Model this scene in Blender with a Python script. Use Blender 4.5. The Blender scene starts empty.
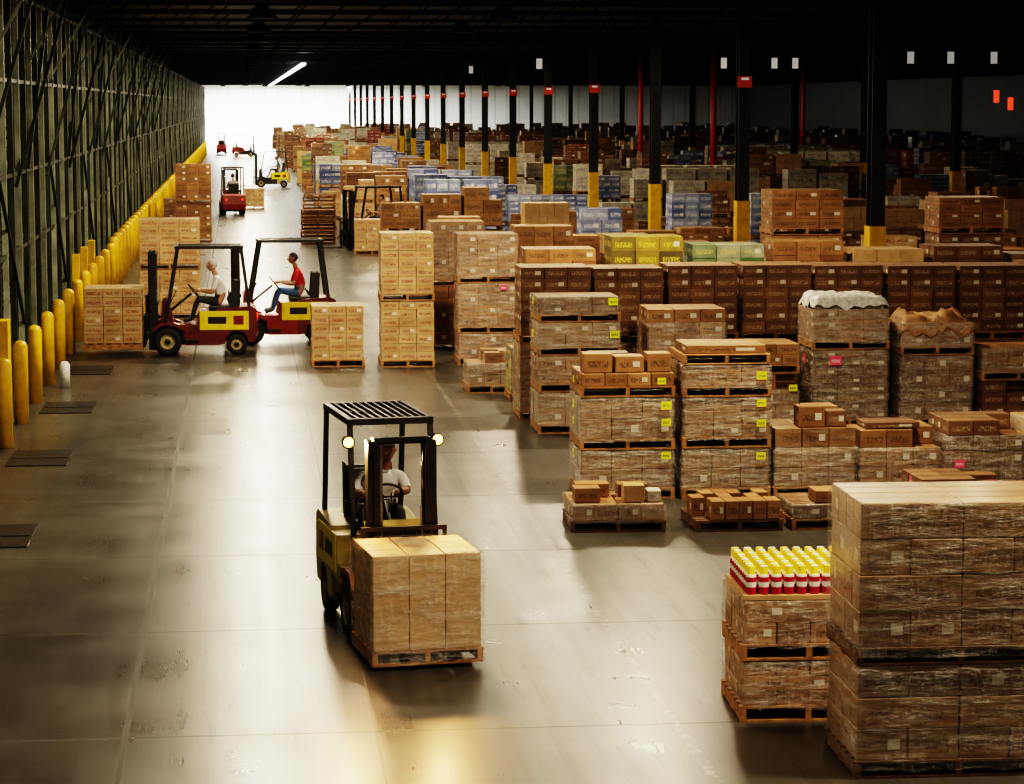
import bpy, bmesh, math, random
from mathutils import Vector, Matrix, noise
scene = bpy.context.scene
RNG = random.Random(7)

# ------------------------------------------------------------------ materials
class NT:
    def __init__(s, name):
        s.m = bpy.data.materials.new(name); s.m.use_nodes = True
        s.t = s.m.node_tree; s.b = s.t.nodes['Principled BSDF']
    def n(s, typ, **kw):
        nd = s.t.nodes.new(typ)
        for k, v in kw.items(): setattr(nd, k, v)
        return nd
    def set(s, sock, v):
        if hasattr(v, 'is_linked') or isinstance(v, bpy.types.NodeSocket): s.t.links.new(v, sock)
        else: sock.default_value = v
    def math(s, op, a, b=0.0, c=None):
        nd = s.n('ShaderNodeMath', operation=op)
        s.set(nd.inputs[0], a); s.set(nd.inputs[1], b)
        if c is not None: s.set(nd.inputs[2], c)
        return nd.outputs[0]
    def mix(s, f, a, b, blend='MIX'):
        nd = s.n('ShaderNodeMix', data_type='RGBA', blend_type=blend)
        s.set(nd.inputs[0], f); s.set(nd.inputs[6], a if not isinstance(a, tuple) else (*a[:3], 1)); s.set(nd.inputs[7], b if not isinstance(b, tuple) else (*b[:3], 1))
        return nd.outputs[2]
    def noise(s, vec, scale, detail=3, rough=.5):
        nd = s.n('ShaderNodeTexNoise'); s.set(nd.inputs['Scale'], scale); s.set(nd.inputs['Detail'], detail); s.set(nd.inputs['Roughness'], rough)
        if vec is not None: s.t.links.new(vec, nd.inputs['Vector'])
        return nd.outputs['Fac']
    def mapr(s, v, a, b, c, d):
        nd = s.n('ShaderNodeMapRange'); s.set(nd.inputs[0], v)
        for i, x in enumerate((a, b, c, d)): nd.inputs[i+1].default_value = x
        return nd.outputs[0]
    def scalev(s, v, sc, rot=(0, 0, 0)):
        nd = s.n('ShaderNodeMapping'); s.t.links.new(v, nd.inputs[0]); nd.inputs['Scale'].default_value = sc; nd.inputs['Rotation'].default_value = rot
        return nd.outputs[0]
    def obj(s): return s.n('ShaderNodeTexCoord').outputs['Object']
    def inp(s, k, v): s.set(s.b.inputs[k], v)
    def ridge(s, v, pw):
        return s.math('POWER', s.math('SUBTRACT', 1.0, s.math('ABSOLUTE', s.math('SUBTRACT', s.math('MULTIPLY', v, 2.0), 1.0))), pw)

_mc = {}
def simple(name, col, rough=.5, metal=0.0, var=.15, scale=6, bump=0, emit=0, coat=0):
    if name in _mc: return _mc[name]
    t = NT(name); o = t.obj(); nz = t.noise(o, scale, 4, .6)
    dark = tuple(c*(1-var) for c in col); lite = tuple(min(1, c*(1+var)) for c in col)
    t.inp('Base Color', t.mix(t.mapr(nz, .3, .7, 0, 1), dark, lite))
    t.inp('Roughness', t.mapr(nz, .3, .7, max(.03, rough-.08), min(1, rough+.08)))
    t.b.inputs['Metallic'].default_value = metal
    if coat: t.b.inputs['Coat Weight'].default_value = coat
    if emit:
        t.b.inputs['Emission Color'].default_value = (*col, 1); t.b.inputs['Emission Strength'].default_value = emit
    if bump:
        bp = t.n('ShaderNodeBump'); bp.inputs['Strength'].default_value = bump; t.set(bp.inputs['Height'], t.noise(o, scale*6, 4)); t.t.links.new(bp.outputs[0], t.b.inputs['Normal'])
    _mc[name] = t.m
    return t.m

def carton(name, A, B, ink=(.04, .018, .008), prt=.5, rough=.6, label=.35, gloss=0, pale=0.0):
    if name in _mc: return _mc[name]
    t = NT(name)
    g = t.n('ShaderNodeNewGeometry'); rnd = g.outputs['Random Per Island']
    uv = t.n('ShaderNodeTexCoord').outputs['UV']; o = t.obj()
    sx = t.n('ShaderNodeSeparateXYZ'); t.t.links.new(uv, sx.inputs[0]); u, v = sx.outputs[0], sx.outputs[1]
    sn = t.n('ShaderNodeSeparateXYZ'); t.t.links.new(g.outputs['Normal'], sn.inputs[0])
    side = t.math('LESS_THAN', t.math('ABSOLUTE', sn.outputs[2]), .5)
    base = t.mix(rnd, A, B)
    base = t.mix(t.mapr(t.noise(o, 5, 4), .35, .7, 0, .5), base, tuple(c*.5 for c in A))
    r2 = t.math('FRACT', t.math('MULTIPLY', rnd, 17.3))
    def band(x, a, b): return t.math('MULTIPLY', t.math('GREATER_THAN', x, a), t.math('LESS_THAN', x, b))
    cmb = t.n('ShaderNodeCombineXYZ'); t.set(cmb.inputs[0], t.math('MULTIPLY', u, 26)); t.set(cmb.inputs[1], t.math('MULTIPLY', v, 7)); t.set(cmb.inputs[2], t.math('MULTIPLY', rnd, 50))
    wn = t.noise(cmb.outputs[0], 1.0, 1)
    txt = t.math('MULTIPLY', t.math('GREATER_THAN', wn, .5), t.math('MULTIPLY', band(u, .14, .86), band(v, .28, .62)))
    txt = t.math('MULTIPLY', t.math('MULTIPLY', txt, side), prt)
    base = t.mix(txt, base, ink)
    lab = t.math('MULTIPLY', t.math('MULTIPLY', band(u, .62, .86), band(v, .34, .68)), t.math('MULTIPLY', side, t.math('LESS_THAN', r2, label)))
    base = t.mix(t.math('MULTIPLY', lab, .8), base, (.62, .58, .5))
    tape = t.math('MULTIPLY', t.math('LESS_THAN', t.math('ABSOLUTE', t.math('SUBTRACT', v, .5)), .06), t.math('SUBTRACT', 1.0, side))
    base = t.mix(t.math('MULTIPLY', tape, .5), base, (.36, .23, .11))
    if pale:
        st = t.noise(t.scalev(o, (1.2, 1.2, 7)), 2.2, 4, .65)
        base = t.mix(t.mapr(st, .48, .72, 0, pale), base, (.5, .44, .36))
    t.inp('Base Color', base)
    t.b.inputs['Roughness'].default_value = rough
    if gloss:
        t.b.inputs['Coat Weight'].default_value = gloss; t.b.inputs['Coat Roughness'].default_value = .22
    bp = t.n('ShaderNodeBump'); bp.inputs['Strength'].default_value = .35 if gloss else .15; bp.inputs['Distance'].default_value = .02
    t.set(bp.inputs['Height'], t.noise(t.scalev(o, (1, 1, 2.5)), 7, 4)); t.t.links.new(bp.outputs[0], t.b.inputs['Normal'])
    _mc[name] = t.m
    return t.m

def wrapmat():
    t = NT('stretch_wrap'); o = t.obj()
    a = t.noise(t.scalev(o, (.7, .7, 5)), 2.4, 4, .65)
    d = t.noise(t.scalev(o, (1, 1, 4.5), (0, .5, .2)), 5, 3, .6)
    e = t.noise(t.scalev(o, (4, 4, .8), (.15, .2, 0)), 3, 3, .6)
    lines = t.math('ADD', t.ridge(d, 22), t.math('MULTIPLY', t.ridge(e, 26), .8))  # thin pale wrinkle lines, imitating glints on the film through its alpha
    t.b.inputs['Base Color'].default_value = (.74, .70, .63, 1)
    al = t.math('ADD', t.mapr(a, .46, .72, .05, .36), t.math('MULTIPLY', lines, .2))
    t.inp('Alpha', t.math('MINIMUM', al, .6))
    t.b.inputs['Roughness'].default_value = .15
    bp = t.n('ShaderNodeBump'); bp.inputs['Strength'].default_value = .8; bp.inputs['Distance'].default_value = .025
    t.set(bp.inputs['Height'], t.math('ADD', t.math('ADD', a, d), t.math('MULTIPLY', e, .8))); t.t.links.new(bp.outputs[0], t.b.inputs['Normal'])
    return t.m

BROWN = carton('brown_carton', (.20, .095, .032), (.36, .19, .074), prt=.7, label=.4)
BROWN2 = carton('dark_brown_carton', (.10, .047, .017), (.20, .10, .040), ink=(.36, .27, .17), prt=.7, label=.35)
TAN = carton('tan_carton', (.42, .26, .12), (.50, .325, .155), prt=.06, label=.05)
STRIPE = carton('printed_tan_carton', (.38, .225, .095), (.52, .34, .165), ink=(.18, .04, .012), prt=.95, label=.15, gloss=.3, pale=.3)
PALE = carton('shrinkwrapped_carton', (.20, .105, .043), (.34, .20, .09), prt=.6, rough=.45, gloss=.6, pale=.25, label=.3)
BLUE = carton('blue_carton', (.07, .10, .24), (.34, .38, .50), ink=(.65, .68, .75), prt=.7, label=.5)
WHITE = carton('white_carton', (.42, .39, .31), (.58, .54, .44), ink=(.1, .1, .25), prt=.7)
GREENW = carton('green_white_case', (.07, .13, .04), (.36, .36, .26), ink=(.5, .45, .1), prt=.6)
YELW = carton('yellow_case', (.09, .065, .02), (.34, .25, .03), ink=(.6, .5, .05), prt=.7)
REDC = carton('red_case', (.22, .025, .018), (.4, .16, .1), ink=(.6, .5, .4), prt=.7)
WOOD = simple('pallet_wood', (.28, .14, .048), .75, var=.5, scale=9, bump=.3)
DWOOD = simple('old_pallet_wood', (.11, .056, .024), .8, var=.45, scale=9)
WRAP = wrapmat()
YSTK = carton('yellow_sticker', (.85, .85, .02), (.9, .88, .03), ink=(.02, .02, .02), prt=1, label=0, rough=.5)
PSTK = carton('pink_sticker', (.8, .08, .18), (.85, .1, .2), ink=(.8, .7, .7), prt=.8, label=0)
BLACK = simple('black_steel', (.010, .010, .011), .45, var=.3)
RUBBER = simple('black_rubber', (.012, .011, .010), .75, var=.3)
STEEL = simple('bare_steel', (.3, .29, .27), .35, 1.0)
CHROME = simple('polished_rod', (.6, .6, .6), .18, 1.0, var=.05)
YELLOW = simple('safety_yellow_paint', (.62, .36, .006), .42, var=.22, scale=4)
REDP = simple('red_paint', (.20, .013, .008), .35, var=.35, scale=5)
DREDP = simple('dark_red_paint', (.10, .012, .008), .38, var=.4, scale=5)
CREAM = simple('cream_paint', (.36, .30, .14), .4, var=.25)
DULLY = simple('dull_yellow_paint', (.36, .28, .08), .4, var=.3)
HUB = simple('hub_paint', (.3, .24, .12), .5, var=.3)
YPANEL = simple('yellow_panel_paint', (.74, .57, .02), .35, var=.15)
VINYL = simple('black_vinyl', (.02, .02, .02), .5)
LAMPE = simple('headlamp_lens', (1, .42, .07), .2, emit=14, var=.02)
COLM = simple('dark_column_paint', (.012, .014, .014), .5, var=.3)
RSIGN = simple('red_sign', (.6, .06, .03), .5, emit=.08)
WSIGN = simple('white_placard', (.75, .75, .72), .5, emit=.25)
TIPE = simple('tail_light', (.8, .03, .01), .4, emit=2)
WHITEEYE = simple('eye_white', (.8, .78, .74), .3)

# ------------------------------------------------------------------ mesh builder
class MB:
    def __init__(s): s.v = []; s.f = []; s.mi = []; s.uv = []; s.mats = []; s.sm = []
    def mat(s, m):
        if m not in s.mats: s.mats.append(m)
        return s.mats.index(m)
    def face(s, idx, m, uv=None, smooth=False):
        s.f.append(idx); s.mi.append(m); s.sm.append(smooth)
        s.uv.extend(uv if uv else [(0, 0), (1, 0), (1, 1), (0, 1)][:len(idx)] if len(idx) <= 4 else [(0, 0)]*len(idx))
    def box(s, x0, x1, y0, y1, z0, z1, m, M=None):
        i = len(s.v); k = s.mat(m)
        P = [(x0, y0, z0), (x1, y0, z0), (x1, y1, z0), (x0, y1, z0), (x0, y0, z1), (x1, y0, z1), (x1, y1, z1), (x0, y1, z1)]
        if M is not None: P = [tuple(M @ Vector(p)) for p in P]
        s.v += P
        for q in ((0, 1, 5, 4), (1, 2, 6, 5), (2, 3, 7, 6), (3, 0, 4, 7), (4, 5, 6, 7), (3, 2, 1, 0)): s.face([i+a for a in q], k)
    def bar(s, p0, p1, w, h, m):
        p0 = Vector(p0); p1 = Vector(p1); d = p1-p0; L = d.length; z = d.normalized()
        ref = Vector((0, 1, 0)) if abs(z.y) < .9 else Vector((0, 0, 1))
        x = ref.cross(z).normalized(); y = z.cross(x)
        M = Matrix((x, y, z)).transposed().to_4x4(); M.translation = p0
        s.box(-w/2, w/2, -h/2, h/2, 0, L, m, M)
    def prism(s, prof, y0, y1, m):
        i = len(s.v); n = len(prof); k = s.mat(m)
        s.v += [(a, y0, b) for a, b in prof]+[(a, y1, b) for a, b in prof]
        for j in range(n):
            a, b = i+j, i+(j+1) % n; s.face([a, b, b+n, a+n], k)
        s.face([i+n-1-j for j in range(n)][::-1], k); s.face([i+n+j for j in range(n)][::-1], k)
    def tube(s, pts, rad, m, seg=10, flat=1.0):
        pts = [Vector(p) for p in pts]; k = s.mat(m)
        if not hasattr(rad, '__len__'): rad = [rad]*len(pts)
        i0 = len(s.v); n = len(pts); ref = None
        for j, p in enumerate(pts):
            t = (pts[min(j+1, n-1)]-pts[max(j-1, 0)]).normalized()
            if ref is None: ref = Vector((0, 0, 1)) if abs(t.z) < .9 else Vector((1, 0, 0))
            a = (ref-t*ref.dot(t)).normalized(); b = t.cross(a); ref = a
            for q in range(seg):
                an = 2*math.pi*q/seg; s.v.append(tuple(p+(a*math.cos(an)*flat+b*math.sin(an))*rad[j]))
        for j in range(n-1):
            for q in range(seg):
                A = i0+j*seg+q; B = i0+j*seg+(q+1) % seg; s.face([A, B, B+seg, A+seg], k, smooth=True)
        s.face([i0+q for q in range(seg)][::-1], k); s.face([i0+(n-1)*seg+q for q in range(seg)], k)
    def lathe(s, c, axis, prof, m, seg=24, mats=None):
        c = Vector(c); ax = Vector(axis).normalized(); a = Vector((0, 0, 1)) if abs(ax.z) < .9 else Vector((1, 0, 0))
        a = (a-ax*a.dot(ax)).normalized(); b = ax.cross(a); i0 = len(s.v)
        for (o, r) in prof:
            for q in range(seg):
                an = 2*math.pi*q/seg; s.v.append(tuple(c+ax*o+(a*math.cos(an)+b*math.sin(an))*max(r, .0005)))
        for j in range(len(prof)-1):
            k = s.mat(mats[j] if mats else m)
            for q in range(seg):
                A = i0+j*seg+q; B = i0+j*seg+(q+1) % seg; s.face([A, B, B+seg, A+seg], k, smooth=True)
        k = s.mat(mats[0] if mats else m); s.face([i0+q for q in range(seg)][::-1], k)
        k = s.mat(mats[-1] if mats else m); s.face([i0+(len(prof)-1)*seg+q for q in range(seg)], k)
    def build(s, name, parent=None, loc=None, bevel=0, rot=0, ys=1):
        if ys != 1: s.v = [(a, b*ys, c) for a, b, c in s.v]
        me = bpy.data.meshes.new(name); me.from_pydata(s.v, [], s.f)
        for m in s.mats: me.materials.append(m)
        me.polygons.foreach_set('material_index', s.mi); me.polygons.foreach_set('use_smooth', s.sm)
        l = me.uv_layers.new(name='UVMap'); l.data.foreach_set('uv', [c for p in s.uv for c in p])
        me.update()
        o = bpy.data.objects.new(name, me); scene.collection.objects.link(o)
        if parent: o.parent = parent
        if loc: o.location = loc
        o.rotation_euler[2] = rot
        if bevel:
            b = o.modifiers.new('bevel', 'BEVEL'); b.width = bevel; b.segments = 2; b.limit_method = 'ANGLE'
        return o
def empty(name, loc, rot=0):
    e = bpy.data.objects.new(name, None); scene.collection.objects.link(e); e.location = loc; e.rotation_euler[2] = rot; e.empty_display_size = .2
    return e

# ------------------------------------------------------------------ pallets and loads
def pallet(mb, x0, y0, z0, w, d, m, lo=False):
    if lo:
        mb.box(x0, x0+w, y0, y0+d, z0+.1, z0+.13, m); 
        for t in (0, .5, 1): mb.box(x0+t*(w-.09), x0+t*(w-.09)+.09, y0+.01, y0+d-.01, z0, z0+.1, m)
        return
    for t in (0, .5, 1): mb.box(x0+t*(w-.05), x0+t*(w-.05)+.05, y0, y0+d, z0+.02, z0+.112, m)
    n = 7
    for j in range(n):
        yy = y0+j*(d-.1)/(n-1); mb.box(x0-.005, x0+w+.005, yy, yy+.09+RNG.uniform(-.01, .01), z0+.113, z0+.132, m)
    for t in (0, .5, 1): mb.box(x0, x0+w, y0+t*(d-.1), y0+t*(d-.1)+.1, z0, z0+.019, m)
def cartons(mb, x0, y0, z0, w, d, h, n, m, jit=.006, ragged=0, rng=RNG):
    nx, ny, nz = n
    for k in range(nz):
        a, b = (nx, ny) if k % 2 == 0 else (ny, nx)
        if max(nx, ny) > 3*min(nx, ny): a, b = nx, ny
        for i in range(a):
            for j in range(b):
                top = k >= nz-1-(1 if ragged else 0)
                if not (i in (0, a-1) or j in (0, b-1) or top): continue
                if ragged and k == nz-1 and rng.random() < ragged: continue
                dx, dy = rng.uniform(-jit, jit), rng.uniform(-jit, jit); g = .0035
                mb.box(x0+i*w/a+g+dx, x0+(i+1)*w/a-g+dx, y0+j*d/b+g+dy, y0+(j+1)*d/b-g+dy, z0+k*h/nz, z0+(k+1)*h/nz-g, m)
def wrapshell(mb, x0, y0, z0, w, d, h, seed=0, m=None, amp=.012, top=.04):
    m = m or WRAP; k = mb.mat(m); e = .014; N = 14; R = 14
    per = []
    for i in range(N): per.append((-e+i*(w+2*e)/N, -e, 0, -1))
    for i in range(N): per.append((w+e, -e+i*(d+2*e)/N, 1, 0))
    for i in range(N): per.append((w+e-i*(w+2*e)/N, d+e, 0, 1))
    for i in range(N): per.append((-e, d+e-i*(d+2*e)/N, -1, 0))
    i0 = len(mb.v); n = len(per)
    for r in range(R+1):
        zz = z0+(h+.012)*r/R
        for (px, py, nx, ny) in per:
            q = noise.noise(Vector((px*3+seed, py*3+z0, zz*7)))*amp+amp*.6
            if r == R: px, py = px*(1-top)+w/2*top, py*(1-top)+d/2*top
            mb.v.append((x0+px+nx*q, y0+py+ny*q, zz+(noise.noise(Vector((px*5, py*5, seed)))*.03 if r in (0,) else 0)))
    for r in range(R):
        for i in range(n):
            A = i0+r*n+i; B = i0+r*n+(i+1) % n; mb.face([A, B, B+n, A+n], k, smooth=True)
def crumple(mb, x0, y0, z0, w, d, m, drop=.12, amp=.05, seed=0):
    k = mb.mat(m); N = 20; i0 = len(mb.v)
    for j in range(N+1):
        for i in range(N+1):
            u, v = i/N, j/N; e = min(u, 1-u, v, 1-v)
            z = z0+.03+noise.noise(Vector((u*4+seed, v*4, seed)))*amp+abs(noise.noise(Vector((u*9+seed, v*9, 3))))*amp
            if e < .07: z -= drop*(1-e/.07)*(1+noise.noise(Vector((u*6, v*6, seed+5))))
            mb.v.append((x0-.02+u*(w+.04), y0-.02+v*(d+.04), z))
    for j in range(N):
        for i in range(N):
            A = i0+j*(N+1)+i; mb.face([A, A+1, A+N+2, A+N+1], k, smooth=True)

def stack(X, Y, w, d, tiers, rot=0, name='pallet_stack', labels=(), bevel=0, extra=None, wood=WOOD):
    e = empty(name, (X+w/2, Y+d/2, 0), rot); ox, oy = -w/2, -d/2
    P, C, Wp, L = MB(), MB(), MB(), MB(); z = 0.0; tops = []
    for i, t in enumerate(tiers):
        h, m, n, wr, rg = t
        pallet(P, ox, oy, z, w, d, wood); zz = z+.134; hh = h-.134; ins = .015
        sh = RNG.uniform(-.012, .012)
        cartons(C, ox+ins+sh, oy+ins, zz, w-2*ins, d-2*ins, hh-.002, n, m, ragged=rg)
        if wr: wrapshell(Wp, ox+ins+sh, oy+ins, zz-.03-(.05 if wr > 1 else 0), w-2*ins, d-2*ins, hh*(1 if not rg else (n[2]-1)/n[2])+.02+(.05 if wr > 1 else 0), seed=X+i*3.7)
        tops.append((z, zz, hh)); z += h+.002
    for (ti, fx, fz, s, m) in labels:
        zz = tops[ti][1]+tops[ti][2]*fz; xx = ox+w*fx
        L.box(xx-s*.65, xx+s*.65, oy-.036, oy-.033, zz-s/2, zz+s/2, m)
        L.box(ox-.038, ox-.035, oy+d*.3, oy+d*.3+s*1.2, zz-s/2, zz+s/2, m)
    if extra: extra(C, ox, oy, z)
    P.build('pallet', e); C.build('cartons', e, bevel=bevel)
    if Wp.v: Wp.build('plastic_wrap', e)
    if L.v: L.build('labels', e)
    return e

# ------------------------------------------------------------------ person
def person(parent, shirt, pants, hair, cap=None, skin=(.42, .22, .13), lean=0.0, turn=0.0, side=0.0, slump=0.0):
    SK = simple('skin_%.2f' % skin[0], skin, .5, var=.08); SH = shirt; HA = hair; SHOE = VINYL
    J = {}; E = []; R = {}
    def j(n, p, r): J[n] = Vector(p); R[n] = r
    j('pel', (-.5, 0, 1.03), (.135, .15)); j('sp', (-.52, side*.3, 1.2-slump*.3), (.115, .14)); j('ch', (-.49+lean*.5, side*.7, 1.38-slump*.7), (.12, .165)); j('nb', (-.46+lean, side*.9, 1.52-slump), (.06, .065)); j('nk', (-.43+lean, side, 1.61-slump), (.052, .052)); j('hd', (-.42+lean, side, 1.66-slump), (.05, .05))
    for s, k in ((1, 'l'), (-1, 'r')):
        j(k+'sh', (-.47+lean*.8, s*.185+side*.8, 1.465-slump*.9), (.068, .062)); j(k+'el', (-.36+lean*.5, s*.27+side*.3, 1.22), (.046, .044)); j(k+'fa', (-.24, s*.225, 1.235), (.042, .04)); j(k+'wr', (-.1, s*.165, 1.25), (.028, .024))
        j(k+'hp', (-.44, s*.1, 1.02), (.092, .095)); j(k+'kn', (-.05, s*.17, 1.08), (.06, .062)); j(k+'cf', (.02, s*.168, .9), (.056, .054)); j(k+'an', (.08, s*.165, .69), (.04, .04)); j(k+'to', (.25, s*.175, .65), (.032, .045))
    E = [('pel', 'sp'), ('sp', 'ch'), ('ch', 'nb'), ('nb', 'nk'), ('nk', 'hd')]
    for k in 'lr': E += [('ch', k+'sh'), (k+'sh', k+'el'), (k+'el', k+'fa'), (k+'fa', k+'wr'), ('pel', k+'hp'), (k+'hp', k+'kn'), (k+'kn', k+'cf'), (k+'cf', k+'an'), (k+'an', k+'to')]
    names = list(J); me = bpy.data.meshes.new('body'); me.from_pydata([J[n] for n in names], [(names.index(a), names.index(b)) for a, b in E], [])
    o = bpy.data.objects.new('body', me); scene.collection.objects.link(o)
    md = o.modifiers.new('skin', 'SKIN'); md.use_smooth_shade = True
    sv = me.skin_vertices[0].data
    for i, n in enumerate(names): sv[i].radius = R[n]; sv[i].use_root = (n == 'pel')
    ss = o.modifiers.new('sub', 'SUBSURF'); ss.levels = 2; ss.render_levels = 2
    bpy.context.view_layer.update(); dg = bpy.context.evaluated_depsgraph_get()
    m2 = bpy.data.meshes.new_from_object(o.evaluated_get(dg)); o.modifiers.clear(); o.data = m2; o.parent = parent
    m2.materials.clear()
    for m in (SH, SK, pants, SHOE): m2.materials.append(m)
    def seg(p, a, b):
        t = max(0, min(1, (p-a).dot(b-a)/(b-a).length_squared)); return (p-(a+(b-a)*t)).length, t
    for p in m2.polygons:
        best = min(((seg(p.center, J[a], J[b]), a, b) for a, b in E), key=lambda q: q[0][0]); (d, t), a, b = best
        k = 0
        if a[1:] == 'el' or a[1:] == 'fa' or (a[1:] == 'sh' and t > .75): k = 1
        elif b in ('nk', 'hd'): k = 1 if p.center.z > 1.55-slump else 0
        elif a == 'pel' and b != 'sp' or a[1:] in ('hp', 'kn', 'cf'): k = 2
        elif a == 'pel' and p.center.z < 1.06: k = 2
        elif a[1:] == 'an': k = 3
        p.material_index = k; p.use_smooth = True
    H = MB(); c = Vector((-.395+lean, side, 1.74-slump)); Rz = Matrix.Rotation(turn, 3, 'Z')
    def T(p): return tuple(c+Rz @ Vector(p))
    bm = bmesh.new(); bmesh.ops.create_uvsphere(bm, u_segments=24, v_segments=16, radius=1)
    def headshape(v, s=1.0):
        x, y, z = v; 
        w = 1-.28*max(0, -z)**1.3; X = x*.098*s*(1-.12*max(0, -z) if x < 0 else 1); Yv = y*.077*s*w; Z = z*.118*s
        if z < -.3 and x > 0: X += .008
        if z < 0 and x < -.2: X *= .8
        if abs(z-.05) < .2 and x > .7: X -= .006
        return (X, Yv, Z)
    k = H.mat(SK); i0 = len(H.v); bm.verts.ensure_lookup_table()
    for v in bm.verts: H.v.append(T(headshape(v.co)))
    for f in bm.faces: H.face([i0+v.index for v in f.verts], k, smooth=True)
    kh = H.mat(cap or HA); i0 = len(H.v)
    for v in bm.verts: H.v.append(T(headshape(v.co, 1.09)))
    for f in bm.faces:
        q = f.calc_center_median()
        if (q.z > .5) or (q.x < -.05 and q.z > -.35) or (q.x < .35 and q.z > .25): H.face([i0+v.index for v in f.verts], kh, smooth=True)
    bm.free()
    H.tube([T((.088, 0, .03)), T((.106, 0, -.005)), T((.116, 0, -.028)), T((.098, 0, -.036))], [.007, .011, .014, .009], SK, 8)
    H.tube([T((.094, -.026, -.06)), T((.101, 0, -.058)), T((.094, .026, -.06))], [.003, .006, .003], simple('lips', (.35, .1, .08), .5), 6)
    for s in (1, -1):
        H.lathe(T((.083, s*.03, .018)), Rz @ Vector((1, 0, 0)), [(-.004, .012), (.004, .01), (.007, .004)], WHITEEYE, 10, mats=[WHITEEYE, BLACK])
        H.tube([T((.088, s*.045, .038)), T((.096, s*.03, .044)), T((.095, s*.015, .04))], [.002, .004, .003], HA, 6)
        H.tube([T((-.01, s*.072, .03)), T((-.012, s*.086, .012)), T((-.005, s*.084, -.015)), T((.0, s*.072, -.03))], [.006, .014, .012, .005], SK, 8)
    if cap:
        H.tube([T((.07, -.05, .062)), T((.13, -.045, .055)), T((.155, 0, .056)), T((.13, .045, .055)), T((.07, .05, .062))], [.006, .012, .014, .012, .006], cap, 8)
    H.build('head', parent)
    G = MB()
    for s in (1, -1):
        w = Vector((-.1, s*.165, 1.25))
        G.tube([w+Vector((-.015, 0, 0)), w+Vector((.02, -s*.002, .006)), w+Vector((.06, -s*.006, .01)), w+Vector((.085, -s*.008, .006))], [.024, .036, .042, .034], SK, 10, flat=.5)
        for q, (off, ln) in enumerate(((.03, .9), (.01, 1.0), (-.01, .95), (-.03, .75))):
            b = w+Vector((.078, off-s*.008, .008))
            G.tube([b, b+Vector((.03*ln, 0, .004)), b+Vector((.05*ln, 0, -.014)), b+Vector((.04*ln, 0, -.036)), b+Vector((.018*ln, 0, -.04))], [.0095, .0092, .009, .008, .0065], SK, 8)
        b = w+Vector((.03, -s*.034, .0))
        G.tube([b, b+Vector((.025, -s*.014, -.008)), b+Vector((.05, -s*.012, -.02)), b+Vector((.066, -s*.004, -.028))], [.012, .011, .0095, .007], SK, 8)
    G.build('hands', parent)

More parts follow.
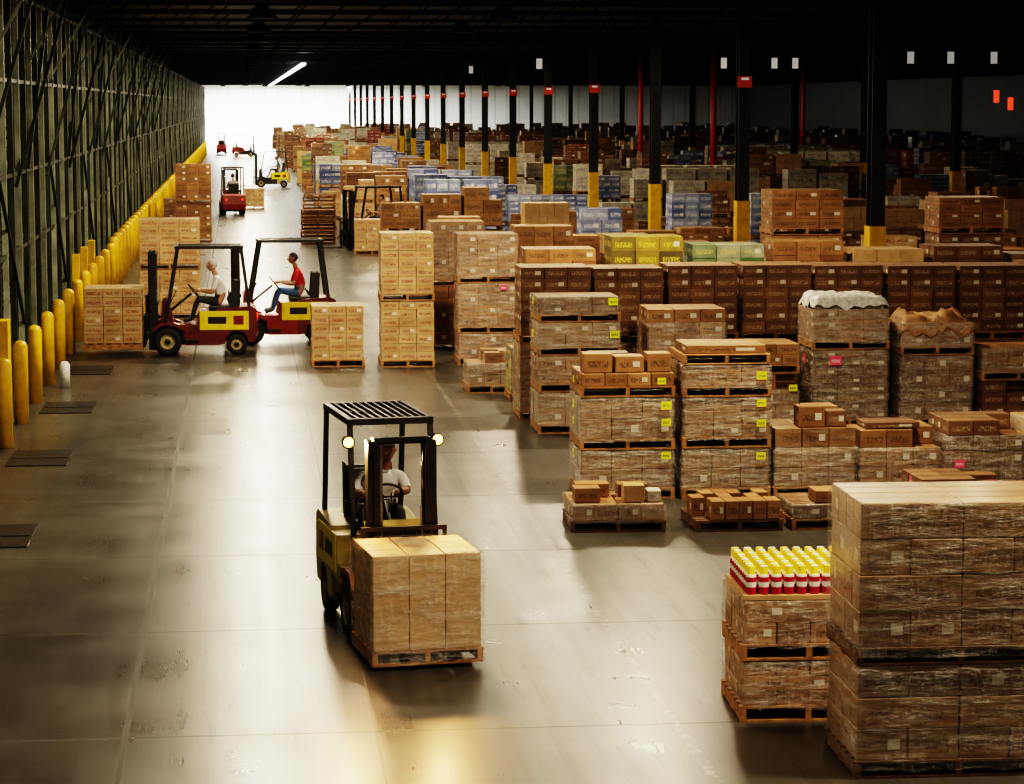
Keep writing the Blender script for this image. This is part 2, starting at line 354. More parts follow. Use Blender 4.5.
# ------------------------------------------------------------------ forklift
def forklift(loc, ang, body, panel, counter, driver=None, load=None, lamps=False, lift=.06, hub=HUB, fender=None, ys=.88, zt=2.12):
    e = empty('forklift', loc, ang); fender = fender or body
    B = MB()
    B.prism([(-1.22, .5), (-1.16, .27), (-1.03, .25), (-1.0, .36), (-.92, .45), (-.8, .48), (-.68, .45), (-.6, .36), (-.57, .22), (-.4, .2), (-.4, .9), (-1.08, .96), (-1.19, .9)][::-1], -.5, .5, counter)
    B.prism([(-.4, .45), (.2, .45), (.3, .52), (.3, .6), (-.02, .6), (-.06, .86), (-.4, .86)], -.5, .5, body)
    B.prism([(-.4, .2), (.2, .2), (.24, .445), (-.4, .445)], -.49, .49, fender)
    for s0, s1 in ((-.53, -.34), (.34, .53)):
        B.prism([(.22, .5), (.3, .6), (.42, .64), (.7, .64), (.86, .5), (.86, .45), (.68, .59), (.42, .59), (.3, .52)], s0, s1, fender)
    B.box(.2, .72, -.33, .33, .2, .58, BLACK); B.prism([(.42, .58), (.68, .58), (.66, 1.06), (.58, 1.1), (.5, .9)], -.34, .34, body)
    for s in (1, -1):
        a, b = sorted((s*.5, s*.512)); B.box(-1.04, -.08, a, b, .5, .87, panel)
        a, b = sorted((s*.512, s*.518)); B.box(-.6, -.24, a, b, .62, .76, BLACK); B.box(-.94, -.74, a, b, .6, .78, REDP)
        a, b = sorted((s*.5, s*.56)); B.box(-.05, .22, a, b, .28, .32, BLACK)
        B.lathe((-1.2, s*.36, .72), (-1, 0, 0), [(0, .05), (.02, .045)], TIPE, 12)
    B.build('chassis', e, bevel=.018, ys=ys)
    W = MB()
    for s in (1, -1):
        tm = [RUBBER, RUBBER, RUBBER, RUBBER, RUBBER, hub, hub, hub, BLACK]
        W.lathe((.55, s*.44, .275), (0, s, 0), [(-.1, .14), (-.1, .25), (-.07, .275), (.07, .275), (.1, .25), (.095, .145), (.05, .13), (.05, .08), (.09, .06), (.09, .01)], RUBBER, 28, mats=tm)
        W.lathe((-.8, s*.42, .21), (0, s, 0), [(-.07, .1), (-.07, .19), (-.05, .21), (.05, .21), (.075, .19), (.07, .11), (.04, .1), (.04, .06), (.07, .05), (.07, .01)], RUBBER, 28, mats=tm)
    W.bar((.55, -.4, .275), (.55, .4, .275), .1, .1, BLACK); W.bar((-.8, -.38, .21), (-.8, .38, .21), .08, .08, BLACK)
    W.build('wheels', e, ys=ys)
    G = MB()
    for s in (1, -1):
        G.bar((.6, s*.44, .6), (.34, s*.43, zt), .065, .05, BLACK); G.bar((-1.05, s*.43, .93), (-.9, s*.43, zt), .06, .05, BLACK)
        G.bar((-.93, s*.43, zt), (.38, s*.43, zt), .06, .06, BLACK)
        G.bar((-.72, s*.27, .9), (-.62, s*.27, 1.1), .03, .03, BLACK)
    G.bar((.36, -.45, zt), (.36, .45, zt), .07, .06, BLACK); G.bar((-.92, -.45, zt), (-.92, .45, zt), .06, .06, BLACK); G.bar((-.3, -.42, zt), (-.3, .42, zt), .04, .03, BLACK)
    for i in range(1, 10): yy = -.43+.086*i; G.bar((-.9, yy, zt+.015), (.34, yy, zt+.015), .03, .022, BLACK)
    G.build('overhead_guard', e, ys=ys)
    S = MB(); S.box(-.72, -.26, -.24, .24, .87, .96, VINYL)
    S.prism([(-.84, .94), (-.72, .94), (-.76, 1.42), (-.86, 1.42)], -.23, .23, VINYL)
    S.build('seat', e, bevel=.03)
    C = MB(); C.tube([(.5, 0, .85), (.08, 0, 1.19)], .025, BLACK); c = Vector((.03, 0, 1.225)); ax = Vector((-.78, 0, .62)).normalized(); u = Vector((0, 1, 0)); v = ax.cross(u)
    ring = [c+(u*math.cos(t)+v*math.sin(t))*.18 for t in [2*math.pi*i/24 for i in range(25)]]; C.tube(ring, .014, BLACK, 8)
    for t in (0, 2.09, 4.19): C.tube([c, c+(u*math.cos(t)+v*math.sin(t))*.18], .01, BLACK, 6)
    for yy in (-.22, -.28): C.tube([(.5, yy, 1.0), (.4, yy, 1.2)], .009, BLACK, 6); C.lathe((.4, yy, 1.2), (0, 0, 1), [(0, .008), (.01, .02), (.03, .016)], BLACK, 10)
    C.build('steering_wheel', e)
    M = MB(); mt = zt-.12
    for s in (1, -1):
        for (x0, x1, yy, t, top) in ((.76, .9, .33, .02, mt), (.79, .92, .275, .018, mt+.03)):
            a, b = sorted((s*yy, s*(yy+t*1.6))); M.box(x0, x1, a, b, .1, top, BLACK)
            a, b = sorted((s*(yy-.035), s*yy)); M.box(x0, x0+.018, a, b, .1, top, BLACK); M.box(x1-.018, x1, a, b, .1, top, BLACK)
        M.tube([(.78, s*.24, .15), (.78, s*.24, 1.25)], .026, BLACK); M.tube([(.78, s*.24, 1.25), (.78, s*.24, mt-.04)], .015, CHROME)
    M.bar((.85, -.21, .4), (.85, -.21, mt-.04), .012, .025, STEEL)
    for z in (.2, 1.0): M.bar((.76, -.35, z), (.76, .35, z), .05, .07, BLACK)
    M.bar((.76, -.35, mt-.02), (.76, .35, mt-.02), .04, .04, BLACK); M.bar((.86, -.29, mt+.015), (.86, .29, mt+.015), .04, .04, BLACK)
    M.build('mast', e, ys=ys)
    K = MB(); z = lift
    for zz in (.14, .5): K.box(.94, .98, -.44, .44, z+zz, z+zz+.1, BLACK)
    K.bar((.96, -.43, z+.2), (.96, -.43, z+1.0), .03, .04, BLACK); K.bar((.96, .43, z+.2), (.96, .43, z+1.0), .03, .04, BLACK); K.bar((.96, -.45, z+1.0), (.96, .45, z+1.0), .04, .04, BLACK)
    for i in range(1, 6): yy = -.43+.143*i; K.bar((.96, yy, z+.55), (.96, yy, z+.98), .018, .025, BLACK)
    for s in (1, -1):
        a, b = s*.24-.05, s*.24+.05; K.box(.985, 1.02, a, b, z, z+.62, BLACK)
        K.prism([(.985, z), (2.0, z+.012), (2.0, z+.022), (1.3, z+.04), (.985, z+.042)], a, b, BLACK)
    K.build('fork_carriage', e, ys=ys)
    if lamps:
        Lm = MB()
        for s in (1, -1):
            p = Vector((.47, s*.42, 1.82)); Lm.lathe(p, (1, 0, 0), [(-.07, .025), (-.06, .05), (.02, .062), (.03, .05)], BLACK, 16, mats=[BLACK, BLACK, BLACK]); Lm.lathe(p, (1, 0, 0), [(.026, .05), (.036, .04), (.04, .02)], LAMPE, 16)
            Lm.bar((.4, s*.4, 1.82), (.45, s*.42, 1.82), .03, .03, BLACK)
            ld = bpy.data.lights.new('headlamp', 'SPOT'); ld.energy = 170; ld.color = (1, .52, .18); ld.spot_size = 2.4; ld.spot_blend = .8; ld.shadow_soft_size = .05
            lo = bpy.data.objects.new('headlamp_light', ld); scene.collection.objects.link(lo); lo.parent = e; lo.location = (.55, s*.42, 1.82); lo.rotation_euler = (0, -1.2, 0)
        Lm.build('headlamps', e)
    if driver: person(e, *driver[0], **driver[1])
    if load:
        w, d, tiers, wood = load; P, Cc, Wp = MB(), MB(), MB(); zz = lift-.04
        for (h, m, n, wr) in tiers:
            pallet(P, 0, 0, zz, w, d, wood); cartons(Cc, .01, .01, zz+.134, w-.02, d-.02, h-.136, n, m, jit=.002)
            if wr: wrapshell(Wp, .01, .01, zz+.02, w-.02, d-.02, h-.02, seed=w*9+loc[0], amp=.016)
            zz += h
        for mb, nm, bv in ((P, 'load_pallet', 0), (Cc, 'load_cartons', .008), (Wp, 'load_plastic_wrap', 0)):
            if mb.v:
                o = mb.build(nm, e, bevel=bv); o.rotation_euler[2] = math.pi/2; o.location = (1.03+d, -w/2, 0)
    return e

# ------------------------------------------------------------------ room shell
XL, XR, YB, YE, HC = -5.2, 62.0, -12.0, 312.0, 7.8
def floor_mat():
    t = NT('polished_concrete'); o = t.obj(); s = t.n('ShaderNodeSeparateXYZ'); t.t.links.new(o, s.inputs[0]); x, y = s.outputs[0], s.outputs[1]
    def joint(c, off, per, wd):
        f = t.math('DIVIDE', t.math('SUBTRACT', c, off), per); fr = t.math('FRACT', f); d = t.math('MULTIPLY', t.math('MINIMUM', fr, t.math('SUBTRACT', 1.0, fr)), per)
        return t.mapr(d, wd*.6, wd, 1, 0), t.math('FLOOR', f)
    jx, fx = joint(x, -.95, 7.8, .024); jy, fy = joint(y, 23.2, 3.95, .022)
    j2, _ = joint(x, 1.0, 7.8, .012)
    j = t.math('MAXIMUM', t.math('MAXIMUM', jx, t.math('MULTIPLY', jy, .5)), t.math('MULTIPLY', j2, .4))
    cb = t.n('ShaderNodeCombineXYZ'); t.set(cb.inputs[0], fx); t.set(cb.inputs[1], fy); wn = t.n('ShaderNodeTexWhiteNoise', noise_dimensions='3D'); t.t.links.new(cb.outputs[0], wn.inputs[0])
    n1 = t.noise(o, .35, 4, .55); n2 = t.noise(o, 4.5, 5, .65); n3 = t.noise(t.scalev(o, (3.5, .12, 1)), 1.0, 4, .6); n4 = t.noise(o, .9, 3, .5)
    n5 = t.noise(t.scalev(o, (6, .5, 1), (0, 0, .25)), 1.6, 4, .7)
    col = t.mix(t.mapr(n1, .3, .7, 0, 1), (.038, .037, .030), (.072, .070, .057))
    col = t.mix(t.mapr(n2, .38, .72, 0, .5), col, (.024, .023, .019))
    col = t.mix(t.mapr(n4, .45, .8, 0, .35), col, (.10, .097, .08))
    col = t.mix(t.math('MULTIPLY', wn.outputs[0], .08), col, (.12, .115, .095))
    col = t.mix(t.mapr(n3, .48, .7, 0, .55), col, (.018, .017, .014))
    col = t.mix(t.mapr(n5, .6, .75, 0, .45), col, (.014, .013, .011))
    col = t.mix(t.math('MULTIPLY', j, .9), col, (.004, .004, .0035))
    ln = t.math('LESS_THAN', t.math('ABSOLUTE', t.math('SUBTRACT', x, 3.4)), .04)
    col = t.mix(t.math('MULTIPLY', t.math('MULTIPLY', ln, t.mapr(t.noise(o, 9, 3), .5, .62, 0, 1)), .3), col, (.4, .38, .3))
    t.inp('Base Color', col)
    rr = t.math('ADD', t.math('ADD', t.mapr(n4, .25, .75, .25, .33), t.mapr(n3, .4, .7, 0, .06)), t.mapr(n5, .55, .75, 0, .08))
    t.inp('Roughness', t.math('ADD', rr, t.math('MULTIPLY', j, .3)))
    return t.m
def slab(name, x0, x1, y0, y1, z0, z1, m):
    b = MB(); b.box(x0, x1, y0, y1, z0, z1, m); return b.build(name)
slab('floor', XL-.2, XR+.2, YB-.2, YE+.2, -.2, 0, floor_mat())
def wallmat(name, a, b, per, axis):
    t = NT(name); o = t.obj(); s = t.n('ShaderNodeSeparateXYZ'); t.t.links.new(o, s.inputs[0])
    f = t.math('FRACT', t.math('DIVIDE', s.outputs[axis], per)); st = t.mapr(f, .1, .2, 0, 1)
    nz = t.noise(o, .35, 4, .6)
    t.inp('Base Color', t.mix(t.math('MULTIPLY', st, t.mapr(nz, .3, .7, .3, 1)), a, b)); t.b.inputs['Roughness'].default_value = .55
    return t.m
slab('wall_left', XL-.2, XL, YB, YE, 0, HC, wallmat('ribbed_green_grey_wall', (.07, .085, .06), (.30, .32, .25), .9, 1))
slab('wall_right', XR, XR+.2, YB, YE, 0, HC, wallmat('ribbed_dark_wall', (.02, .022, .02), (.045, .05, .04), 1.2, 1))
slab('wall_far', XL, XR, YE, YE+.2, 0, HC, wallmat('white_ribbed_wall', (.62, .63, .6), (.85, .86, .83), 1.5, 0))
slab('wall_back', XL, XR, YB-.2, YB, 0, HC, wallmat('back_wall', (.1, .1, .09), (.18, .18, .16), 1.5, 0))
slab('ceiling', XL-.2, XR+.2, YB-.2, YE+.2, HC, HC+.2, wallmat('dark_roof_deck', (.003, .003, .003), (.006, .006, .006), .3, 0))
b = MB(); RS = simple('roof_steel', (.012, .0125, .012), .6, var=.3)
y = 9
while y < YE-3:
    b.box(XL, XR, y-.08, y+.08, HC-.55, HC-.47, RS); b.box(XL, XR, y-.06, y+.06, HC-.1, HC-.002, RS)
    for i in range(0, 60): xx = XL+i*1.1; b.bar((xx, y, HC-.5), (xx+.55, y, HC-.05), .04, .04, RS)
    y += 7
b.build('roof_joists')

SF = simple('galvanised_green_steel', (.03, .04, .028), .45, .3, var=.5, scale=2)
SFL = simple('pale_galvanised_steel', (.24, .265, .20), .45, .2, var=.4, scale=2)
DP = simple('dock_panel', (.05, .06, .042), .5); LP = simple('pale_dock_panel', (.5, .5, .46), .5, var=.3, scale=2)
b = MB(); X0, X1 = -4.95, -4.15; y = 26; i = 0
while y < 300:
    m = SFL if i % 2 == 1 else SF
    b.box(X1-.05, X1+.05, y-.05, y+.05, 0, 7.0, m); b.box(X0-.05, X0+.05, y-.05, y+.05, 0, 7.0, SF)
    for z in (1.3, 2.6, 3.9, 5.2, 6.5): b.box(X0, X1, y-.025, y+.025, z, z+.06, SF)
    for z in (1.3, 3.9): b.bar((X0, y, z), (X1, y, z+1.3), .03, .03, SF); b.bar((X1, y, z+1.3), (X0, y, z+2.6), .03, .03, SF)
    if i % 5 == 2: b.box(X1-.1, X1-.06, y+.1, y+.65, 4.7, 6.9, DP)
    if i % 4 == 2: b.box(X1-.12, X1-.03, y+.1, y+1.3, 1.6, 3.7, DP)
    if i % 4 == 0: b.box(X1-.12, X1-.03, y+.15, y+.55, .2, 2.4, LP)
    if i % 8 == 0: b.bar((X1+.06, y, 3.7), (X1+.06, y+5.8, 6.9), .07, .05, SF)
    if i % 8 == 4: b.bar((X1+.06, y, 3.6), (X1+.06, y+4.35, .8), .06, .05, SF)
    y += 1.45; i += 1
for z in (2.2, 3.6, 5.3, 6.9):
    b.box(X1-.03, X1+.03, 26, 300, z, z+.07, SF)
for q in range(12):
    yy = 40+q*7.3; b.bar((X1, yy, 3.4), (X1+.9, yy+2.5, 7.2), .06, .06, SF); b.bar((X1+.9, yy+2.5, 7.2), (X1+.9, yy+2.5, HC-.02), .05, .05, SF)
    b.bar((X1, yy+2.5, 5.6), (X1+.9, yy+2.5, 7.2), .05, .05, SFL)
b.build('steel_rack_frame')
b = MB(); y = 28.0
while y < 68:
    b.lathe((-3.42, y, 0), (0, 0, 1), [(0, .115), (1.2, .115), (1.26, .09), (1.29, .03)], YELLOW, 16); y += 2.75
y = 68
while y < 250:
    b.lathe((-3.42, y, 0), (0, 0, 1), [(0, .13), (1.3, .13), (1.36, .1), (1.39, .03)], YELLOW, 12); y += 2.2
b.build('yellow_bollards')
b = MB()
for (yy) in (37.4, 40.3, 58, 61, 64): b.box(-3.85, -3.7, yy-.25, yy+.25, 0, 1.5, YELLOW)
b.box(-3.7, -3.6, 70, 230, .75, 1.05, YELLOW); b.build('yellow_guard_rail')
b = MB(); b.lathe((-3.1, 44, 0), (0, 0, 1), [(0, .09), (.4, .09), (.45, .05)], simple('white_post', (.6, .6, .56), .5), 14); b.build('white_post')
PM = simple('dark_dock_plate', (.016, .016, .013), .4, .5, var=.3)
for yy in (27.9, 34.3, 40.2, 46.0, 52, 58):
    b = MB(); b.box(-3.25, -2.42, yy, yy+1.55, .0005, .012, PM); b.box(-3.22, -2.45, yy+.7, yy+.74, .012, .018, PM); b.build('dock_pit_plate')

def col(X, Y, sign=True):
    b = MB(); w = .15
    b.box(X-w, X+w, Y-.2, Y-.17, 0, HC, COLM); b.box(X-w, X+w, Y+.17, Y+.2, 0, HC, COLM); b.box(X-.02, X+.02, Y-.17, Y+.17, 0, HC, COLM)
    b.box(X-w-.02, X+w+.02, Y-.23, Y-.2, .0, 2.4, YELLOW); b.box(X-w-.025, X-w, Y-.2, Y+.22, .0, 2.4, YELLOW); b.box(X+w, X+w+.025, Y-.2, Y+.22, .0, 2.4, YELLOW)
    if sign: b.box(X-.19, X+.19, Y-.26, Y-.235, 5.35, 5.65, RSIGN); b.box(X-.1, X+.1, Y-.27, Y-.262, 5.55, 5.61, WSIGN)
    b.build('steel_column')
for k in range(19): col(13.12, 51+14*k, k > 0 and k != 2)
for k in range(3, 14): col(27, 51+14*k, False)
RP = simple('red_pipe_paint', (.4, .02, .012), .4)
for (X, Y) in ((20.5, 128), (20.5, 108), (34, 150)):
    b = MB(); b.tube([(X, Y, 0), (X, Y, HC-.02)], .13, RP, 12); b.lathe((X, Y, 3), (0, 0, 1), [(0, .13), (.02, .2), (.1, .2), (.12, .13)], RP, 12); b.build('red_standpipe')
for (X, Y, z) in ((10, 84, 6.1), (13.8, 98, 6.3), (15.9, 82, 6.1), (17.6, 82, 6.1), (18.3, 82, 6.1), (19.5, 72, 6.1), (20.7, 72, 6.1), (22, 72, 6.1), (11, 120, 6.4)):
    b = MB(); b.box(X-.1, X+.1, Y-.01, Y+.01, z, z+.35, WSIGN); b.bar((X, Y, z+.35), (X, Y, HC-.01), .01, .01, BLACK); b.build('hanging_bay_sign')
for (X, Y, z) in ((31, 101, 5.0), (31.6, 101, 4.7)):
    b = MB(); b.box(X-.1, X+.1, Y-.03, Y+.03, z, z+.5, simple('red_beacon', (1, .05, .02), .4, emit=1.5)); b.bar((X, Y, z+.5), (X, Y, HC-.01), .01, .01, BLACK); b.build('red_exit_sign')

# ------------------------------------------------------------------ foreground stacks
S = stack
S(4.42, 17.45, 1.55, 1.05, [(.84, PALE, (4, 2, 3), 2, 0), (1.2, PALE, (4, 2, 4), 2, 0)], rot=-.02, bevel=.008, wood=DWOOD)
def cans(mb, ox, oy, z):
    R_ = simple('magenta_can', (.40, .012, .04), .3, coat=.5); Y_ = simple('yellow_cap', (.8, .62, .04), .4); W_ = simple('white_can_top', (.75, .75, .7), .3)
    z0 = z+.001
    mb.box(ox+.02, ox+1.06, oy+.02, oy+.98, z0, z0+.04, TAN)
    for i in range(10):
        for j in range(9):
            x = ox+.09+i*.102; yy = oy+.09+j*.102
            mb.lathe((x, yy, z0+.041), (0, 0, 1), [(0, .043), (.06, .043), (.1, .043), (.14, .043), (.16, .038), (.162, .033), (.225, .032), (.23, .022)], R_, 12, mats=[R_, W_, R_, W_, Y_, Y_, W_ if (i*3+j) % 2 else Y_])
S(3.93, 19.2, 1.1, 1.0, [(.5, BROWN, (4, 3, 3), 1, 0), (.48, BROWN, (4, 3, 2), 1, 0)], rot=-.04, bevel=.006, extra=cans)
S(3.75, 28.2, 1.1, 1.0, [(.33, BROWN, (4, 3, 1), 1, .0)], rot=-.03, bevel=.008, wood=DWOOD, extra=lambda C, ox, oy, z: [C.box(ox+a, ox+a+w, oy+b_, oy+b_+.27, z, z+h, m) for a, b_, w, h, m in ((.05, .1, .3, .17, BROWN), (.62, .08, .24, .2, TAN), (.9, .1, .16, .13, WHITE), (.1, .5, .4, .16, BROWN), (.6, .5, .35, .15, BROWN))])
S(5.17, 28.1, 1.02, .95, [(.36, BROWN, (6, 3, 1), 0, .25)], rot=.02, bevel=.008, wood=DWOOD)
S(6.3, 28.1, 1.1, .95, [(.3, BROWN2, (3, 3, 1), 1, 0)], bevel=.008, wood=WOOD, extra=lambda C, ox, oy, z: C.box(ox+.3, ox+.8, oy+.1, oy+.5, z, z+.14, BROWN))
def topboxes(spec):
    def f(C, ox, oy, z):
        for (a, b_, w, d, h, m) in spec: C.box(ox+a, ox+a+w, oy+b_, oy+b_+d, z, z+h, m)
    return f
S(4.16, 30.6, 1.2, 1.0, [(.62, PALE, (3, 3, 2), 1, 0), (.66, PALE, (3, 3, 2), 1, 0), (.3, BROWN, (4, 3, 1), 0, 0)], labels=((0, .9, .85, .09, YSTK), (1, .9, .8, .1, YSTK), (1, .9, .4, .09, YSTK), (2, .85, .4, .08, YSTK)), bevel=.008,
  extra=topboxes([(.05, .05, .36, .35, .24, BROWN), (.45, .08, .36, .35, .2, BROWN), (.86, .1, .3, .35, .23, BROWN), (.2, .55, .5, .35, .2, BROWN2)]))
S(5.44, 30.5, 1.12, 1.0, [(.64, PALE, (3, 3, 2), 1, 0), (.64, PALE, (3, 3, 3), 1, 0), (.4, BROWN, (3, 3, 1), 1, 0)], labels=((0, .88, .8, .09, YSTK), (1, .88, .85, .09, YSTK), (1, .88, .35, .09, YSTK), (2, .88, .5, .1, YSTK)), bevel=.008,
  extra=lambda C, ox, oy, z: (pallet(C, ox, oy, z, 1.1, 1.0, WOOD), C.box(ox+.05, ox+1.05, oy+.05, oy+.9, z+.134, z+.24, BROWN)))
S(6.6, 30.5, 1.06, 1.0, [(.88, PALE, (3, 3, 3), 1, .2)], bevel=.008, extra=topboxes([(.32, .05, .34, .3, .26, BROWN), (.5, .4, .4, .4, .22, BROWN), (.68, .08, .26, .25, .2, BROWN2)]))
S(7.73, 30.65, 1.06, 1.0, [(.82, BROWN, (3, 3, 3), 1, .2)], bevel=.008, extra=topboxes([(.1, .1, .7, .5, .08, BROWN2)]))
S(8.88, 30.7, 1.05, 1.0, [(.92, BROWN2, (3, 3, 4), 1, .15)], bevel=.008, labels=((0, .15, .3, .1, PSTK),))
S(9.98, 30.7, 1.1, 1.0, [(.9, TAN, (3, 3, 3), 1, 0)], bevel=.008)
S(8.05, 28.9, 1.05, .95, [(.45, BROWN2, (3, 3, 2), 1, .2)], bevel=.008, labels=((0, .8, .8, .1, PSTK),))
S(4.38, 36.9, 1.25, 1.0, [(.62, PALE, (3, 3, 2), 1, 0), (.55, BROWN, (4, 3, 2), 1, 0), (.5, PALE, (3, 3, 2), 1, 0), (.38, BROWN2, (3, 3, 2), 1, 0)], labels=((2, .92, .5, .11, YSTK), (3, .9, .7, .11, YSTK)))
S(6.05, 37.0, 1.2, 1.0, [(.9, PALE, (3, 3, 3), 1, 0), (.95, BROWN, (3, 3, 4), 1, .2)])
S(7.3, 37.05, 1.1, 1.0, [(.85, BROWN, (3, 3, 3), 1, .2), (.45, BROWN, (4, 3, 2), 0, .2)], labels=((0, .9, .7, .1, YSTK),))
WC = simple('white_plastic_cover', (.5, .5, .48), .3, var=.4, scale=12, bump=.5); KP = simple('kraft_paper', (.27, .145, .06), .7, var=.35)
S(8.6, 37.1, 1.2, 1.0, [(1.2, BROWN2, (3, 3, 8), 1, 0), (.62, PALE, (3, 3, 3), 1, 0)], labels=((0, .3, .85, .14, PSTK),),
  extra=lambda C, ox, oy, z: (C.box(ox+.08, ox+1.12, oy+.08, oy+.9, z, z+.14, WHITE), crumple(C, ox+.02, oy+.02, z+.15, 1.15, .95, WC, .16, .05, 2)))
S(9.98, 37.1, 1.15, 1.0, [(1.1, BROWN2, (3, 3, 4), 1, 0), (.5, BROWN, (3, 3, 2), 1, 0)], extra=lambda C, ox, oy, z: crumple(C, ox, oy, z+.04, 1.15, .95, KP, .25, .12, 7))
S(11.25, 37.1, 1.2, 1.0, [(.7, BROWN2, (3, 3, 3), 0, .2), (.5, BROWN, (3, 3, 2), 1, 0)])
for k in range(8):
    hh = 1.19+RNG.uniform(-.01, .012)
    S(4.3+k*1.17, 38.65, 1.13, 1.0, [(hh, BROWN2 if k % 3 else BROWN, (3, 3, 5), k in (0, 1), 0), (hh, BROWN2, (3, 3, 6), 0, 0)], wood=DWOOD if k % 2 else WOOD)
S(2.57, 46.7, 1.02, 1.0, [(1.25, STRIPE, (3, 3, 7), 0, 0), (1.27, STRIPE, (3, 3, 7), 0, 0)])
S(3.75, 50.0, 1.1, 1.0, [(1.28, BROWN, (3, 3, 5), 0, 0), (1.3, BROWN, (3, 3, 5), 1, 0)])
S(4.05, 47.0, 1.16, 1.0, [(.6, BROWN, (3, 3, 2), 1, 0), (.95, BROWN, (3, 3, 4), 1, 0), (.93, BROWN, (3, 3, 4), 1, 0)], labels=((1, .75, .9, .1, PSTK),))
S(3.8, 42.3, .85, .9, [(.7, PALE, (3, 3, 3), 1, .4)])
S(4.4, 41.0, .3, .9, [(.9, YELW, (1, 3, 4), 1, 0)], name='yellow_case_stack')
S(1.28, 46.9, 1.0, 1.0, [(1.15, STRIPE, (3, 3, 6), 0, 0)])
S(5.4, 49.5, 1.2, 1.0, [(1.2, BROWN, (3, 3, 5), 0, 0), (1.3, BROWN, (3, 3, 4), 0, 0)])
for k, (m, hh) in enumerate(((BROWN, 1.2), (YELW, 1.45), (GREENW, 1.3), (BROWN, 1.35), (TAN, 1.2), (BROWN2, 1.25), (PALE, 1.1), (BROWN2, 1.05), (TAN, 1.15), (BROWN, 1.2), (BROWN2, 1.1))):
    S(5.0+k*1.45, 43.5 if k > 0 else 44.2, 1.3, 1.0, [(1.15, BROWN2, (3, 3, 4), 0, 0), (hh, m, (3, 3, 5), 0, 0)])
S(9.95, 46.5, 1.4, 1.05, [(1.2, BROWN, (3, 3, 4), 0, 0), (1.25, BROWN, (3, 3, 6), 0, 0), (.85, BROWN, (3, 3, 4), 0, .0)])
S(13.2, 46.5, 1.3, 1.05, [(1.2, BROWN, (3, 3, 4), 0, 0), (1.25, BROWN2, (3, 3, 6), 0, 0), (.7, BROWN, (3, 3, 4), 0, .0)])
S(-2.35, 57.9, 1.4, 1.0, [(1.15, STRIPE, (3, 3, 6), 0, 0), (1.15, STRIPE, (3, 3, 6), 0, 0)])
S(-2.35, 90.5, 1.3, 1.0, [(1.4, BROWN, (3, 3, 6), 0, 0), (1.4, BROWN, (3, 3, 6), 0, 0)])
S(-3.0, 98, 1.2, 1.0, [(1.3, PALE, (3, 3, 6), 0, 0)])
S(.14, 119, .95, 1.0, [(1.0, STRIPE, (3, 3, 4), 0, 0)])
S(3.7, 82.5, 1.15, 1.0, [(1.15, STRIPE, (3, 3, 5), 0, 0)])
for (X, Y, n) in ((2.1, 88.5, 9), (2.3, 93, 12)):
    b = MB()
    for i in range(n): pallet(b, -.6+RNG.uniform(-.03, .03), -.5, i*.135, 1.2, 1.0, DWOOD if i % 3 else WOOD)
    b.build('empty_pallet_pile', loc=(X+.6, Y+.5, 0))

# ------------------------------------------------------------------ background storage rows
rng = random.Random(21)
mats = [BROWN, BROWN, PALE, BROWN, BROWN2, TAN, STRIPE, BROWN2, WHITE, BROWN2, BROWN, BROWN2]
mats2 = mats + [BLUE, WHITE, WHITE, REDC, GREENW, BLUE]
def brow(y, zones=()):
    b = MB(); x = 3.4 + (1.9 if y < 60 else 0) + rng.uniform(-.1, .8); xmax = min(56, y*.33+2); lo = y > 90
    run = 0
    while x < xmax:
        w = 1.15
        if abs(x+w/2-13.12) < .9 or abs(x+w/2-27) < .9 or (79 < y < 90 and x < 5.8) or abs(x+w/2-20.5) < .8: x += .5; continue
        zm = None
        for (a, c, zmm) in zones:
            if a <= x < c: zm = zmm
        if zm is None and rng.random() < .17: x += w+.15; continue
        if run <= 0: m = rng.choice(mats if y < 75 else mats2); run = rng.choice([1, 2, 3, 4])
        run -= 1
        m1 = zm or m
        nt = rng.choice([1, 2, 2, 2, 2]) if y < 120 else rng.choice([1, 2, 2, 3]); z = 0
        if y > 100 and x > 14: nt = rng.choice([1, 2, 2, 3])
        if zm and y > 60: nt = 2
        low = y < 66 and x > 8.5
        mh = 9
        for k in range(12):
            Yk = 51+14*k
            if .6*Yk < y < Yk and abs(x+w/2-13.12*y/Yk) < .75: mh = min(mh, 4.9-3.85*y/Yk)
        if mh < 2.6: nt = 1 if mh < 1.75 else 2
        yo = rng.uniform(-.06, .06)
        for t_ in range(nt):
            hh = rng.choice([.85, 1.05, 1.2, 1.25]) if nt < 3 else .95
            if zm: hh = 1.25
            if low: hh = rng.choice([.8, .9, .95])
            hh = min(hh, mh/nt)
            pallet(b, x, y+yo, z, w, 1.0, DWOOD if rng.random() < .5 else WOOD, lo=True)
            cartons(b, x+.01, y+yo+.01, z+.134, w-.02, .98, hh-.14, rng.choice([(3, 2, 4), (3, 3, 5), (3, 2, 3)]) if not lo else rng.choice([(2, 1, 3), (3, 2, 4)]), m1 if (zm or rng.random() < .85) else rng.choice(mats), ragged=.3 if (t_ == nt-1 and rng.random() < .25 and not zm) else 0, rng=rng)
            z += hh
        x += w+rng.choice([.06, .08, .1, .3])
    b.build('row_of_pallet_stacks')
y = 53.5
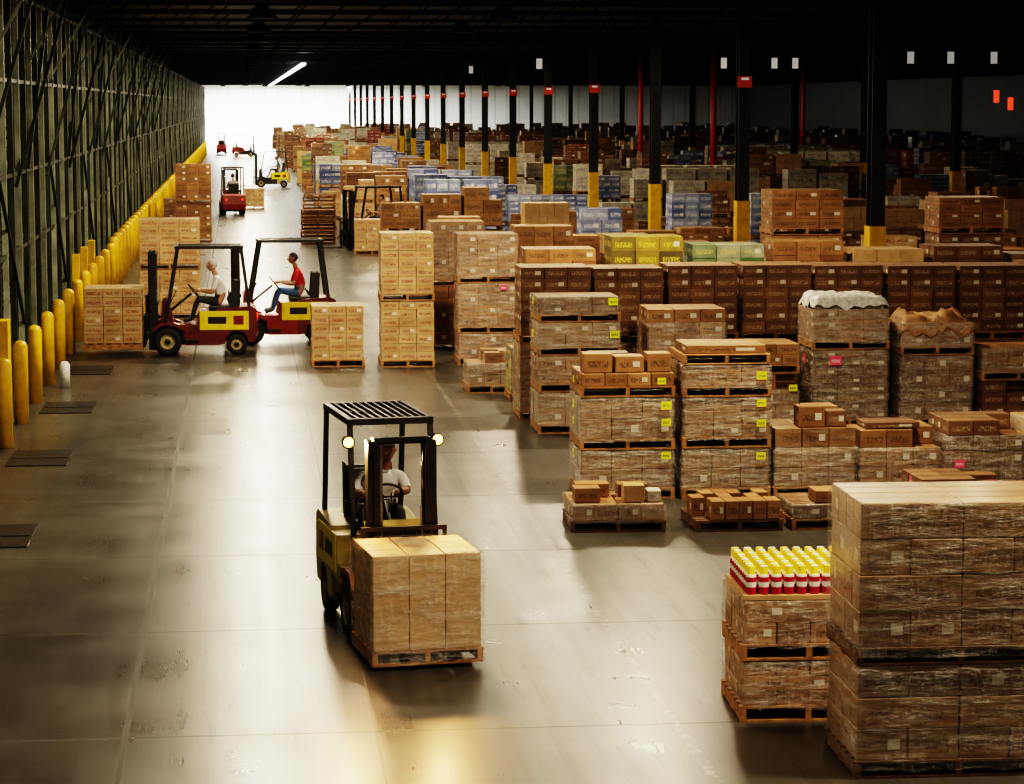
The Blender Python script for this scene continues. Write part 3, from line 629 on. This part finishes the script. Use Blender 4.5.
while y < 296:
    z = ()
    if 66 < y < 73: z = ((9.0, 12.3, BLUE), (13.6, 16, BLUE))
    elif 80 < y < 90: z = ((5.8, 13, BLUE),)
    elif 94 < y < 101: z = ((16, 20, WHITE), (6, 9, BLUE))
    elif 104 < y < 112: z = ((21, 25, GREENW), (10, 13, REDC))
    elif 124 < y < 150: z = ((5.5, 9, BLUE), (25, 33, WHITE), (34, 38, REDC))
    elif 150 < y < 165: z = ((12, 20, WHITE), (30, 36, BLUE))
    brow(y, z)
    y += rng.choice([2.6, 3.4, 4.6, 6.0]) if y < 120 else rng.choice([5, 7])
    if any(abs(y+.5-(51+14*k)) < .9 for k in range(20)): y += 1.6

# ------------------------------------------------------------------ forklifts
WSH = simple('white_shirt', (.7, .7, .72), .8); RSH = simple('red_shirt', (.42, .015, .01), .8); JEAN = simple('blue_jeans', (.05, .1, .22), .8); DPN = simple('dark_trousers', (.025, .025, .03), .8)
HW = simple('white_hair', (.55, .53, .5), .7); HB = simple('black_hair', (.015, .012, .01), .6); CAPB = simple('black_cap', (.02, .02, .022), .7)
GSH = simple('grey_shirt', (.2, .2, .22), .8)
forklift((1.30, 23.35, 0), math.radians(-90+8), DULLY, YPANEL, CREAM, driver=((WSH, DPN, HB), dict(cap=CAPB, skin=(.24, .12, .07), lean=.12, side=.09, slump=.11)), load=(.99, .95, [(.98, TAN, (3, 3, 1), 1)], WOOD), lamps=True, lift=.08, fender=DREDP, zt=1.99)
forklift((-.92, 49.9, 0), math.radians(180), DREDP, YPANEL, DREDP, driver=((WSH, DPN, HW), dict(lean=.06)), load=(1.1, 1.15, [(1.22, STRIPE, (3, 3, 6), 0)], WOOD), lift=.16, fender=DREDP, ys=1)
forklift((.7, 52.0, 0), math.radians(183), REDP, YPANEL, DREDP, driver=((RSH, JEAN, HB), dict(lean=.04, skin=(.3, .15, .09))), ys=1)
forklift((-.4, 113.5, 0), math.radians(95), REDP, REDP, REDP, driver=((GSH, DPN, HB), {}), ys=1)
forklift((1.75, 151, 0), math.radians(180), BLACK, YPANEL, DULLY, driver=((GSH, DPN, HB), {}), ys=1)
forklift((4.4, 85.6, 0), math.radians(200), BLACK, BLACK, COLM, driver=((GSH, DPN, HB), {}), ys=1)
forklift((-1.9, 255, 0), math.radians(90), REDP, YPANEL, REDP, ys=1)
forklift((.4, 240, 0), math.radians(0), BLACK, REDP, REDP, ys=1)

# ------------------------------------------------------------------ lighting: regular high-bay fixtures, plus extra lamps added at the far wall
BELL = simple('highbay_reflector', (.01, .01, .01), .6)
fx = MB(); fx.lathe((0, 0, 0), (0, 0, 1), [(0, .42), (.02, .41), (.22, .2), (.35, .12), (.36, .05)], BELL, 16); fx.bar((0, 0, .36), (0, 0, .69), .02, .02, BELL)
fo = fx.build('highbay_lamp'); first = [fo]
def highbay(X, Y, P, c=(1, .82, .58)):
    z = 7.1
    if first: o = first.pop()
    else: o = bpy.data.objects.new('highbay_lamp', fo.data); scene.collection.objects.link(o)
    o.location = (X, Y, z)
    l = bpy.data.lights.new('lamp_disc', 'AREA'); l.shape = 'DISK'; l.size = .7; l.energy = P; l.color = c
    q = bpy.data.objects.new('lamp_disc', l); scene.collection.objects.link(q); q.parent = o; q.location = (0, 0, -.03)
for (X, P) in ((.6, 720), (6.8, 640), (16, 190), (30, 75)):
    y = 5
    while y < 296:
        if X < 10 or (y % 24 < 12 and y > 30):
            k = 1.0
            if X == .6 and y < 25: k = .28
            if X == .6 and 25 < y < 35: k = .65
            if y < 10: k = .35
            if X == 6.8 and y > 45: k = .75
            highbay(X, y, P*k)
        y += 12
for X in (-2, 3, 8, 13): highbay(X, 303, 11000, (1, .98, .93))  # off-grid lamps added to wash the far wall bright
for X in (22, 32): highbay(X, 300, 600, (1, .97, .9))
b = MB(); SE = simple('strip_light_tube', (.95, 1, .97), .4, emit=8, var=.02)
y = 140
while y < 300: b.box(3.4, 3.65, y, y+3.7, 7.12, 7.2, SE); y += 4
b.build('strip_light_run')

w = bpy.data.worlds.new('world'); scene.world = w; w.use_nodes = True
w.node_tree.nodes['Background'].inputs[0].default_value = (.5, .48, .42, 1); w.node_tree.nodes['Background'].inputs[1].default_value = .05

# ------------------------------------------------------------------ camera
f = 2500.; H = 4.9
p = math.atan(287/f); a = math.atan(272/f*math.cos(p))
F = Vector((math.sin(a)*math.cos(p), math.cos(a)*math.cos(p), -math.sin(p))); R = Vector((math.cos(a), -math.sin(a), 0)); U = R.cross(F)
cd = bpy.data.cameras.new('camera'); cd.sensor_width = 36; cd.lens = 36*f/1024; cd.clip_end = 600
co = bpy.data.objects.new('camera', cd); scene.collection.objects.link(co)
M = Matrix((R, U, -F)).transposed().to_4x4(); M.translation = (0, 0, H); co.matrix_world = M
scene.camera = co
scene.view_settings.view_transform = 'Filmic'
scene.view_settings.look = 'Very High Contrast'
scene.view_settings.exposure = .18
